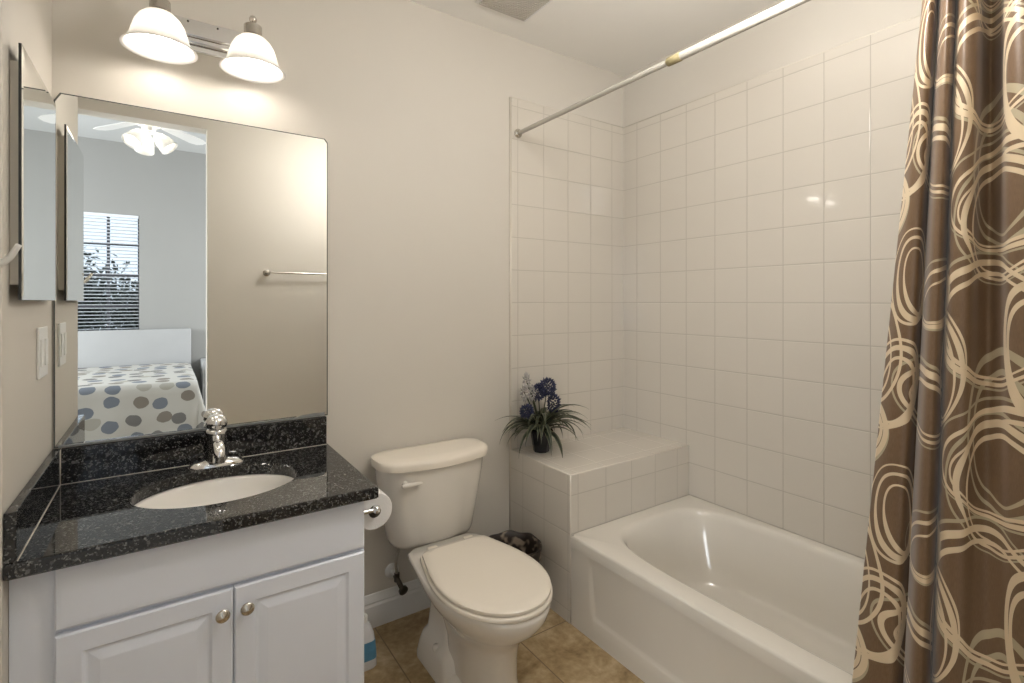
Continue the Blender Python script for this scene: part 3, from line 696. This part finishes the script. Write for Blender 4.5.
for s in (-1, 1):
    bm = bmesh.new(); box(bm, TC+s*0.075-0.02, TC+s*0.075+0.02, 1.70, 1.728, 0.368, 0.396, bev=0.006); obj('hinge', bm, M['seat'], ld, smooth=40)
# tank, bowed front, flaring upwards
TK = TC+0.007
def tankring(hw, yf, yb, z, bow, n=14):
    pts = []; r = min(0.095, (yb-yf)*0.50)
    for k in range(n+1):
        s = -1+2*k/n; pts.append(Vector((TK+s*(hw-r), yf-bow*(1-s*s)+0, z)))
    for k in range(1, 7): a = -PI/2+PI/2*k/6; pts.append(Vector((TK+hw-r+r*math.cos(a), yf+r+r*math.sin(a), z)))
    rb = min(0.055, (yb-yf)*0.45)
    for k in range(0, 6): a = PI/2*k/5; pts.append(Vector((TK+hw-rb+rb*math.cos(a), yb-rb+rb*math.sin(a), z)))
    for k in range(0, 6): a = PI/2+PI/2*k/5; pts.append(Vector((TK-hw+rb+rb*math.cos(a), yb-rb+rb*math.sin(a), z)))
    for k in range(0, 6): a = PI+PI/2*k/6; pts.append(Vector((TK-hw+r+r*math.cos(a), yf+r+r*math.sin(a), z)))
    return pts
bm = bmesh.new()
loft(bm, [tankring(0.150, 1.845, 1.97, 0.345, 0.012), tankring(0.170, 1.826, 1.98, 0.352, 0.018), tankring(0.178, 1.818, 1.982, 0.372, 0.021), tankring(0.196, 1.808, 1.983, 0.47, 0.022), tankring(0.218, 1.798, 1.984, 0.60, 0.023), tankring(0.224, 1.795, 1.984, 0.661, 0.023)])
tk = obj('tank', bm, M['porcelain'], t, smooth=50)
bm = bmesh.new()
loft(bm, [tankring(0.230, 1.790, 1.986, 0.660, 0.024), tankring(0.237, 1.783, 1.988, 0.664, 0.025), tankring(0.239, 1.781, 1.988, 0.684, 0.025), tankring(0.238, 1.786, 1.986, 0.694, 0.024), tankring(0.226, 1.798, 1.976, 0.700, 0.022), tankring(0.18, 1.83, 1.95, 0.703, 0.01)])
obj('tank_lid', bm, M['seat'], t, smooth=50)
bm = bmesh.new(); lathe(bm, (TC-0.150, 1.797, 0.618), [(0.012, 0), (0.012, 0.010), (0.008, 0.016)], 16, (0, -1, 0))
rg = []
for x, h, dpt in ((-0.170, 0.005, 0.010), (-0.163, 0.009, 0.013), (-0.140, 0.0095, 0.014), (-0.110, 0.0075, 0.013), (-0.095, 0.0065, 0.011), (-0.090, 0.003, 0.009)):
    rg.append([Vector((TC+x, 1.776-dpt*0.5*math.sin(a), 0.617+h*math.cos(a))) for a in [2*PI*k/12 for k in range(12)]])
loft(bm, rg); obj('flush_lever', bm, M['porcelain'], tk, smooth=50)

# supply valve and hose
t = thing('supply_valve', 'angle stop valve with braided hose below the toilet tank', 'valve', (0.775, D, 0.19))
bm = bmesh.new(); lathe(bm, (0.770, D-0.0005, 0.200), [(0.030, 0), (0.029, 0.004), (0.020, 0.010), (0.010, 0.013), (0.008, 0.05)], 24, (0, -1, 0)); obj('escutcheon', bm, M['trim'], t, smooth=50)
bm = bmesh.new(); tube(bm, [(0.770, D-0.055, 0.212), (0.770, D-0.055, 0.180)], 0.011, 12); tube(bm, [(0.770, D-0.04, 0.196), (0.770, D-0.075, 0.186), (0.773, D-0.10, 0.172)], 0.010, 12)
lathe(bm, (0.774, D-0.100, 0.170), [(0.010, 0), (0.018, 0.004), (0.019, 0.014), (0.012, 0.02)], 14, (0.1, -1, -0.3)); obj('valve_body', bm, M['rubber'], t, smooth=50)
bm = bmesh.new(); tube(bm, spline([(0.770, D-0.055, 0.210), (0.764, D-0.060, 0.26), (0.772, D-0.068, 0.31), (0.772, D-0.075, 0.343)], 6), 0.0055, 10); obj('hose', bm, M['braid'], t, smooth=180)

# toilet paper holder on the cabinet side
t = thing('toilet_paper_holder', 'chrome toilet paper holder on the right side of the vanity', 'toilet paper holder', (VX1, 1.63, 0.645))
PX, PZ_ = 0.553, 0.644
for y, s in ((1.568, -1), (1.692, 1)):
    bm = bmesh.new(); lathe(bm, (VX1+0.0005, y, PZ_), [(0.016, 0), (0.015, 0.004), (0.008, 0.008), (0.006, PX-VX1)], 16, (1, 0, 0)); lathe(bm, (PX, y, PZ_), [(0.0, -0.012), (0.010, -0.009), (0.014, 0), (0.010, 0.009), (0, 0.012)], 16, (0, 1, 0))
    obj('bracket', bm, M['chrome'], t, smooth=50)
bm = bmesh.new(); tube(bm, [(PX, 1.575, PZ_), (PX, 1.685, PZ_)], 0.009, 14); obj('spindle', bm, M['chrome'], t, smooth=60)
t = thing('toilet_paper_roll', 'white toilet paper roll hanging beside the vanity', 'toilet paper', (PX, 1.63, PZ_-0.012))
pr = [(0.020, 1.582), (0.056, 1.582), (0.058, 1.585), (0.058, 1.675), (0.056, 1.678), (0.020, 1.678)]
bm = bmesh.new(); lathe(bm, (PX, 0, PZ_-0.011), pr, 48, (0, 1, 0), False, False); obj('paper', bm, M['tissue'], t, smooth=40)
bm = bmesh.new(); lathe(bm, (PX, 0, PZ_-0.011), [(0.020, 1.5822), (0.0204, 1.6778)], 32, (0, 1, 0), False, False); obj('cardboard_core', bm, M['cardboard'], t, smooth=180)

# waste basket
t = thing('waste_basket', 'dark patterned waste basket between the toilet and the tiled ledge', 'waste basket', (1.205, 1.76, 0))
bm = bmesh.new(); lathe(bm, (1.205, 1.76, 0), [(0.088, 0.0), (0.090, 0.004), (0.118, 0.270), (0.121, 0.275), (0.121, 0.281), (0.116, 0.281), (0.113, 0.270), (0.086, 0.008), (0.0, 0.008)], 40); obj('bin', bm, M['basket'], t, smooth=50)
bm = bmesh.new(); rg = []
for r, z in ((0.122, 0.245), (0.1235, 0.268), (0.121, 0.285), (0.113, 0.284), (0.107, 0.255), (0.09, 0.18)):
    rg.append([Vector((1.205+(r+0.0022*math.sin(9*a+r*90))*math.cos(a), 1.76+(r+0.0022*math.sin(9*a+r*90))*math.sin(a), z+0.003*math.sin(7*a))) for a in [2*PI*k/90 for k in range(90)]])
loft(bm, rg, False, False); obj('bin_liner', bm, M['basket'], t, smooth=180)

# cleaner bottle by the vanity
BXc, BYc = 0.585, 1.80
t = thing('cleaner_bottle', 'translucent plastic bottle with a blue label on the floor beside the vanity', 'bottle', (BXc, BYc, 0))
bm = bmesh.new(); loft(bm, [rrect(BXc-a, BXc+a, BYc-b_, BYc+b_, r, z) for a, b_, r, z in ((0.040, 0.032, 0.02, 0.0), (0.044, 0.036, 0.02, 0.006), (0.042, 0.034, 0.02, 0.06), (0.036, 0.030, 0.02, 0.12), (0.024, 0.022, 0.015, 0.150), (0.016, 0.016, 0.015, 0.160))]); obj('bottle_body', bm, M['clear'], t, smooth=50)
bm = bmesh.new(); loft(bm, [rrect(BXc-a, BXc+a, BYc-b_, BYc+b_, 0.02, z) for a, b_, z in ((0.0438, 0.0358, 0.035), (0.0428, 0.0348, 0.060), (0.0392, 0.0328, 0.098))], False, False); obj('label', bm, M['bluelabel'], t, smooth=50)
bm = bmesh.new(); lathe(bm, (BXc, BYc, 0.158), [(0.017, 0), (0.017, 0.02), (0.014, 0.024), (0, 0.024)], 20); obj('cap', bm, M['plastic'], t, smooth=50)

# ------------------------------------------------------------------ potted plant on the ledge
PXC, PYC = 1.455, 1.888
t = thing('potted_plant', 'artificial plant with striped arching leaves and blue flowers in a black pot', 'plant', (PXC, PYC, LZ))
bm = bmesh.new(); lathe(bm, (PXC, PYC, LZ+0.0005), [(0.036, 0), (0.038, 0.003), (0.052, 0.088), (0.056, 0.090), (0.056, 0.102), (0.050, 0.102), (0.048, 0.085), (0, 0.085)], 8); obj('pot', bm, M['pot'], t)
rnd = random.Random(11)
def blade(az, el0, L, wd, droop):
    bm = bmesh.new(); uv = bm.loops.layers.uv.new('leaf'); n = 12; dirh = Vector((math.cos(az), math.sin(az), 0)); side = Vector((-math.sin(az), math.cos(az), 0))
    p = Vector((PXC, PYC, LZ+0.09))+dirh*0.012; el = el0; P = []
    for k in range(n+1):
        f = k/n; w_ = wd*(math.sin(PI*min(1, f*0.9+0.12))**0.7)*(1-f**4)
        lift = Vector((0, 0, 1))*math.cos(el)-dirh*math.sin(el)
        P.append((p+side*w_+lift*w_*0.35, p.copy(), p-side*w_+lift*w_*0.35, f)); st = dirh*math.cos(el)+Vector((0, 0, 1))*math.sin(el); p = p+st*(L/n); el -= droop/n
        if p.y > D-T-0.016: p.y = D-T-0.016
        if p.x > LX-0.02 and p.z < LZ+0.014: p.z = LZ+0.014
    V = [[bm.verts.new(q) for q in r[:3]] for r in P]
    for a, b_, r0, r1 in zip(V[:-1], V[1:], P[:-1], P[1:]):
        for j in (0, 1):
            f = bm.faces.new((a[j], a[j+1], b_[j+1], b_[j]))
            for l, u in zip(f.loops, ((j/2, r0[3]), ((j+1)/2, r0[3]), ((j+1)/2, r1[3]), (j/2, r1[3]))): l[uv].uv = u
    return bm
for k in range(68):
    az = k*2.399+rnd.uniform(-0.2, 0.2); lay = k/68
    backish = math.sin(az) > 0.35
    L = rnd.uniform(0.20, 0.29)*(0.72 if backish else 1.0); el0 = rnd.uniform(0.35, 1.35) if k % 3 else rnd.uniform(0.9, 1.4)
    o = obj('leaf', blade(az, el0, L, rnd.uniform(0.009, 0.0145), rnd.uniform(1.4, 2.5)), M['leaf'], t, smooth=180)
    s_ = o.modifiers.new('thickness', 'SOLIDIFY'); s_.thickness = 0.0006
def flower(dx, dy, h, r, m, npet=60, lean=(0, 0), long=1.0, name='blue_flower'):
    b0 = Vector((PXC, PYC, LZ+0.085)); tip = Vector((PXC+dx, PYC+dy, LZ+h))
    st = obj('flower_stem', tube(bmesh.new(), spline([b0, b0.lerp(tip, 0.5)+Vector((0, 0, 0.01)), tip], 4), 0.0028, 6), M['stem'], t, smooth=180)
    bm = bmesh.new(); rr = random.Random(int(h*1000)+npet)
    for k in range(npet):
        a = k*2.4; z = -1+2*(k+0.5)/npet; q = math.sqrt(1-z*z); dv = Vector((math.cos(a)*q, math.sin(a)*q, z*long)); c = tip+dv*r*rr.uniform(0.75, 1.0)
        d = dv.normalized(); u, v = frame(d); s = 0.010
        pts = [c-d*0.004, c+u*s*0.6+d*0.002, c+d*s*1.5, c-u*s*0.6+d*0.002, c+v*s*0.5+d*0.003, c-v*s*0.5+d*0.003]
        vv = [bm.verts.new(x) for x in pts]
        for f in ((0, 1, 4), (1, 2, 4), (2, 3, 4), (3, 0, 4), (0, 5, 1), (1, 5, 2), (2, 5, 3), (3, 5, 0)): bm.faces.new([vv[i] for i in f])
    obj(name, bm, m, st)
flower(0.020, -0.02, 0.300, 0.036, M['bluepetal'], 130)
flower(-0.012, 0.01, 0.275, 0.034, M['bluepetal'], 110)
flower(0.075, 0.0, 0.215, 0.026, M['bluepetal'], 90, long=1.7)
flower(-0.105, -0.03, 0.205, 0.026, M['bluepetal'], 80)
for dx, dy, h in ((-0.085, 0.0, 0.335), (-0.118, -0.03, 0.290), (-0.07, -0.02, 0.28)):
    flower(dx, dy, h, 0.011, M['drypetal'], 34, long=3.2, name='dried_bloom')

# ------------------------------------------------------------------ towel bar on the front wall (seen in the mirror)
t = thing('towel_bar', 'brushed metal towel bar on the wall beside the doorway, seen in the mirror', 'towel bar', (0.85, FY, 1.502))
bm = bmesh.new(); tube(bm, [(0.60, FY+0.060, 1.502), (1.14, FY+0.060, 1.502)], 0.007, 12); obj('bar', bm, M['nickel'], t, smooth=60)
for x in (0.598, 1.142):
    bm = bmesh.new(); lathe(bm, (x, FY+0.0005, 1.502), [(0.024, 0), (0.024, 0.006), (0.012, 0.012), (0.010, 0.05), (0.016, 0.056), (0.016, 0.068), (0.0, 0.072)], 20, (0, 1, 0)); obj('bar_post', bm, M['nickel'], t, smooth=50)

# ------------------------------------------------------------------ bedroom behind the camera, seen in the mirrors
BX0, BX1, BY0, BZ = -2.6, 2.2, -3.18, 3.08
struct('floor_bedroom', B(BX0, BX1, BY0, FB, -0.1, 0), M['carpet'])
struct('ceiling_bedroom', B(BX0, BX1, BY0, FB, BZ, BZ+0.1), M['bedceil'])
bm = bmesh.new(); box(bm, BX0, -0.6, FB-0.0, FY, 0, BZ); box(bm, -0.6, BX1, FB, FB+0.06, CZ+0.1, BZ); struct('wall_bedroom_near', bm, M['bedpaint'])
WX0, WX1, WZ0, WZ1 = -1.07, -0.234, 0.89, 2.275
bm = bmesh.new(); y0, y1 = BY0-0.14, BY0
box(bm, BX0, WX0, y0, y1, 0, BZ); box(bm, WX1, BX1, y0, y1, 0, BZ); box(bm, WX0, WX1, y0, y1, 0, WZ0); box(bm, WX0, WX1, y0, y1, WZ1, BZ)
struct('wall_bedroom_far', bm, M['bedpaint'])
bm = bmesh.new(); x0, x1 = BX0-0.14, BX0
box(bm, x0, x1, BY0, -2.9, 0, BZ); box(bm, x0, x1, -0.5, FY, 0, BZ); box(bm, x0, x1, -2.9, -0.5, 0, 0.8); box(bm, x0, x1, -2.9, -0.5, 2.4, BZ)  # opening added to let the left daylight fill in
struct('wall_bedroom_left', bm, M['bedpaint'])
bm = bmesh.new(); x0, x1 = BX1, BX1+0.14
box(bm, x0, x1, BY0, -2.9, 0, BZ); box(bm, x0, x1, -0.9, FB, 0, BZ); box(bm, x0, x1, -2.9, -0.9, 0, 0.8); box(bm, x0, x1, -2.9, -0.9, 2.4, BZ)  # opening added for the right-hand fill light
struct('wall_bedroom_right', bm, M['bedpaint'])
w1 = bpy.data.objects.new('window_1', None); COL.objects.link(w1); w1.location = (-0.65, BY0, WZ0); tag(w1, kind='structure')
bm = bmesh.new()
for x in (WX0, -0.791, -0.512, WX1):
    box(bm, x-0.014, x+0.014, BY0-0.075, BY0-0.045, WZ0, WZ1)
for z in (WZ0+0.012, 1.242, 1.592, 1.942, WZ1-0.012): box(bm, WX0, WX1, BY0-0.074, BY0-0.046, z-0.013, z+0.013)
obj('window_frame', bm, M['winframe'], w1)
m_, nt_, b_ = nodes('window_glass'); b_.inputs['Transmission Weight'].default_value = 1; b_.inputs['Roughness'].default_value = 0; b_.inputs['IOR'].default_value = 1.01
obj('window_pane', B(WX0, WX1, BY0-0.062, BY0-0.058, WZ0, WZ1), m_, w1)
t = thing('window_blind', 'white horizontal blind in the bedroom window, seen in the mirror', 'window blind', (-0.65, BY0-0.02, WZ0))
obj('head_rail', B(WX0+0.005, WX1-0.005, BY0-0.04, BY0-0.005, WZ1-0.035, WZ1-0.002), M['slat'], t)
bm = bmesh.new(); z = WZ0+0.03
while z < WZ1-0.05:
    r = [Vector((0, BY0-0.038, z-0.004)), Vector((0, BY0-0.006, z+0.004)), Vector((0, BY0-0.006, z+0.0065)), Vector((0, BY0-0.038, z-0.0015))]
    loft(bm, [[v+Vector((x, 0, 0)) for v in r] for x in (WX0+0.006, WX1-0.006)]); z += 0.038
obj('slats', bm, M['slat'], t)
# tree and lawn outside
struct('ground', B(-14, 10, -22, BY0-0.2, -0.3, -0.12), M['lawn'])
def tree(x, y, h, r, label, seed):
    rr = random.Random(seed); t = thing('garden_tree', label, 'tree', (x, y, -0.12), 'trees outside the bedroom window')
    bm = bmesh.new(); tube(bm, [(x, y, -0.15), (x+0.1, y, h*0.5), (x, y, h*0.85)], [0.14, 0.10, 0.05], 8); obj('trunk', bm, M['bark'], t, smooth=180)
    bm = bmesh.new()
    for k in range(5200):
        a, ph = rr.uniform(0, 2*PI), rr.uniform(-1, 1); q = math.sqrt(1-ph*ph); rad = r*rr.uniform(0.25, 1.0)*(1+0.25*math.sin(3*a+seed)); c = Vector((x+rad*q*math.cos(a), y+rad*q*math.sin(a), h*0.55+rad*ph*0.95))
        u = Vector((rr.uniform(-1, 1), rr.uniform(-1, 1), rr.uniform(-1, 1))).normalized(); v = u.cross(Vector((0, 0, 1))).normalized(); s = rr.uniform(0.04, 0.09)
        bm.faces.new([bm.verts.new(c+u*s), bm.verts.new(c+v*s*0.5), bm.verts.new(c-u*s), bm.verts.new(c-v*s*0.5)])
    obj('foliage', bm, M['leafm'], t)
tree(-1.45, -8.0, 2.35, 1.0, 'leafy tree left of centre outside the bedroom window', 3)
tree(-0.3, -9.5, 1.75, 0.95, 'lower leafy tree right of centre outside the bedroom window', 5)
tree(-4.2, -9.0, 2.6, 1.0, 'farther leafy tree outside the bedroom window', 8)

# bed
t = thing('bed', 'white upholstered bed with a tall headboard, seen in the mirror', 'bed', (-0.55, -2.2, 0))
obj('headboard', B(-1.35, 0.262, BY0+0.03, BY0+0.12, 0.02, 0.985, bev=0.015), M['linen'], t, smooth=40)
obj('mattress', B(-1.28, 0.19, -3.05, -1.42, 0.28, 0.555, bev=0.04, seg=3), M['linen'], t, smooth=40)
obj('bed_base', B(-1.26, 0.17, -3.04, -1.44, 0.05, 0.28, bev=0.01), M['linen'], t)
bm = bmesh.new(); qx0, qx1, qy0, qy1 = -1.32, 0.235, -3.04, -1.38
nx, ny = 40, 44; rows = []
for j in range(ny+1):
    v = j/ny; row = []
    for i in range(nx+1):
        u = -0.28+1.56*i/nx; vv = v*1.28                     # beyond 0..1 the cloth hangs down
        x = qx0+(qx1-qx0)*min(1, max(0, u)); y = qy0+(qy1-qy0)*min(1, vv); z = 0.575+0.006*math.sin(9*u)*math.sin(11*vv)
        dn = 0.0
        if u < 0: dn = max(dn, -u*1.55); x -= 0.03*min(1, -u*6)
        if u > 1: dn = max(dn, (u-1)*1.55); x += (0.03+0.10*(u-1)+0.012*math.sin(vv*25))*min(1, (u-1)*6)
        if vv > 1: dn = max(dn, (vv-1)*1.66); y += (0.03+0.10*(vv-1)+0.010*math.sin(u*22))*min(1, (vv-1)*6)
        row.append(bm.verts.new((x, y, z-dn)))
    rows.append(row)
for a, b_ in zip(rows[:-1], rows[1:]):
    for i in range(nx): bm.faces.new((a[i], a[i+1], b_[i+1], b_[i]))
q = obj('comforter', bm, M['quilt'], None, base=(-0.55, -2.2, 0.1), smooth=180)
tag(q, 'cream comforter with grey, blue and tan dots draped over the bed', 'comforter')
s_ = q.modifiers.new('thickness', 'SOLIDIFY'); s_.thickness = 0.02; s_.offset = 1
t = thing('nightstand', 'white nightstand right of the bed, seen in the mirror', 'nightstand', (0.62, -2.93, 0))
obj('body', B(0.36, 0.88, -3.15, -2.74, 0.05, 0.62, bev=0.006), M['linen'], t)
for z in (0.12, 0.37):
    d_ = obj('drawer', B(0.38, 0.86, -2.745, -2.73, z, z+0.22, bev=0.004), M['linen'], t)
    bm = bmesh.new(); lathe(bm, (0.62, -2.73, z+0.11), [(0.005, 0), (0.012, 0.014), (0.010, 0.022), (0, 0.024)], 14, (0, 1, 0)); obj('knob', bm, M['rubber'], d_, smooth=50)

# ceiling fan
FXc, FYc, FZ = -0.10, -0.95, BZ-0.02
t = thing('ceiling_fan', 'white ceiling fan with three lit glass shades, seen in the mirror', 'ceiling fan', (FXc, FYc, FZ))
bm = bmesh.new(); lathe(bm, (FXc, FYc, FZ), [(0.07, 0.019), (0.07, -0.02), (0.045, -0.05), (0.016, -0.06), (0.016, -0.27), (0.08, -0.28), (0.105, -0.30), (0.105, -0.35), (0.07, -0.375), (0.045, -0.385), (0.045, -0.42), (0.02, -0.44), (0, -0.442)], 32); obj('motor_housing', bm, M['fanwhite'], t, smooth=50)
for k in range(5):
    a = 2*PI*k/5+0.35; c, s = math.cos(a), math.sin(a); bm = bmesh.new()
    def P(r, w_, dz): return Vector((FXc+r*c-w_*s, FYc+r*s+w_*c, FZ-0.325+dz+w_*0.16))
    ol = [(0.10, -0.02), (0.16, -0.02), (0.20, -0.05), (0.55, -0.062), (0.62, -0.045), (0.64, 0.0), (0.62, 0.045), (0.55, 0.062), (0.20, 0.05), (0.16, 0.02), (0.10, 0.02)]
    loft(bm, [[P(r, w_, 0.003) for r, w_ in ol], [P(r, w_, -0.003) for r, w_ in ol]]); obj('fan_blade', bm, M['fanwhite'], t)
for k in range(3):
    a = 2*PI*k/3+0.3; dv = Vector((math.cos(a)*0.66, math.sin(a)*0.66, -0.75)).normalized(); c0 = Vector((FXc, FYc, FZ-0.412))+Vector((math.cos(a), math.sin(a), 0))*0.03
    bm = bmesh.new(); tube(bm, [c0, c0+dv*0.04], 0.012, 10); ar = obj('lamp_arm', bm, M['fanwhite'], t, smooth=180)
    bm = bmesh.new(); lathe(bm, c0+dv*0.035, [(0.020, 0), (0.038, 0.02), (0.055, 0.06), (0.064, 0.11), (0.069, 0.14), (0.066, 0.14), (0.058, 0.108), (0.030, 0.03)], 24, dv, False, False); obj('glass_shade', bm, M['frost'], ar, smooth=80)
    bm = bmesh.new(); lathe(bm, c0+dv*0.05, [(0.012, 0), (0.022, 0.02), (0.026, 0.04), (0.018, 0.06), (0, 0.068)], 16, dv); obj('fan_bulb', bm, M['fanbulb'], ar, smooth=180)
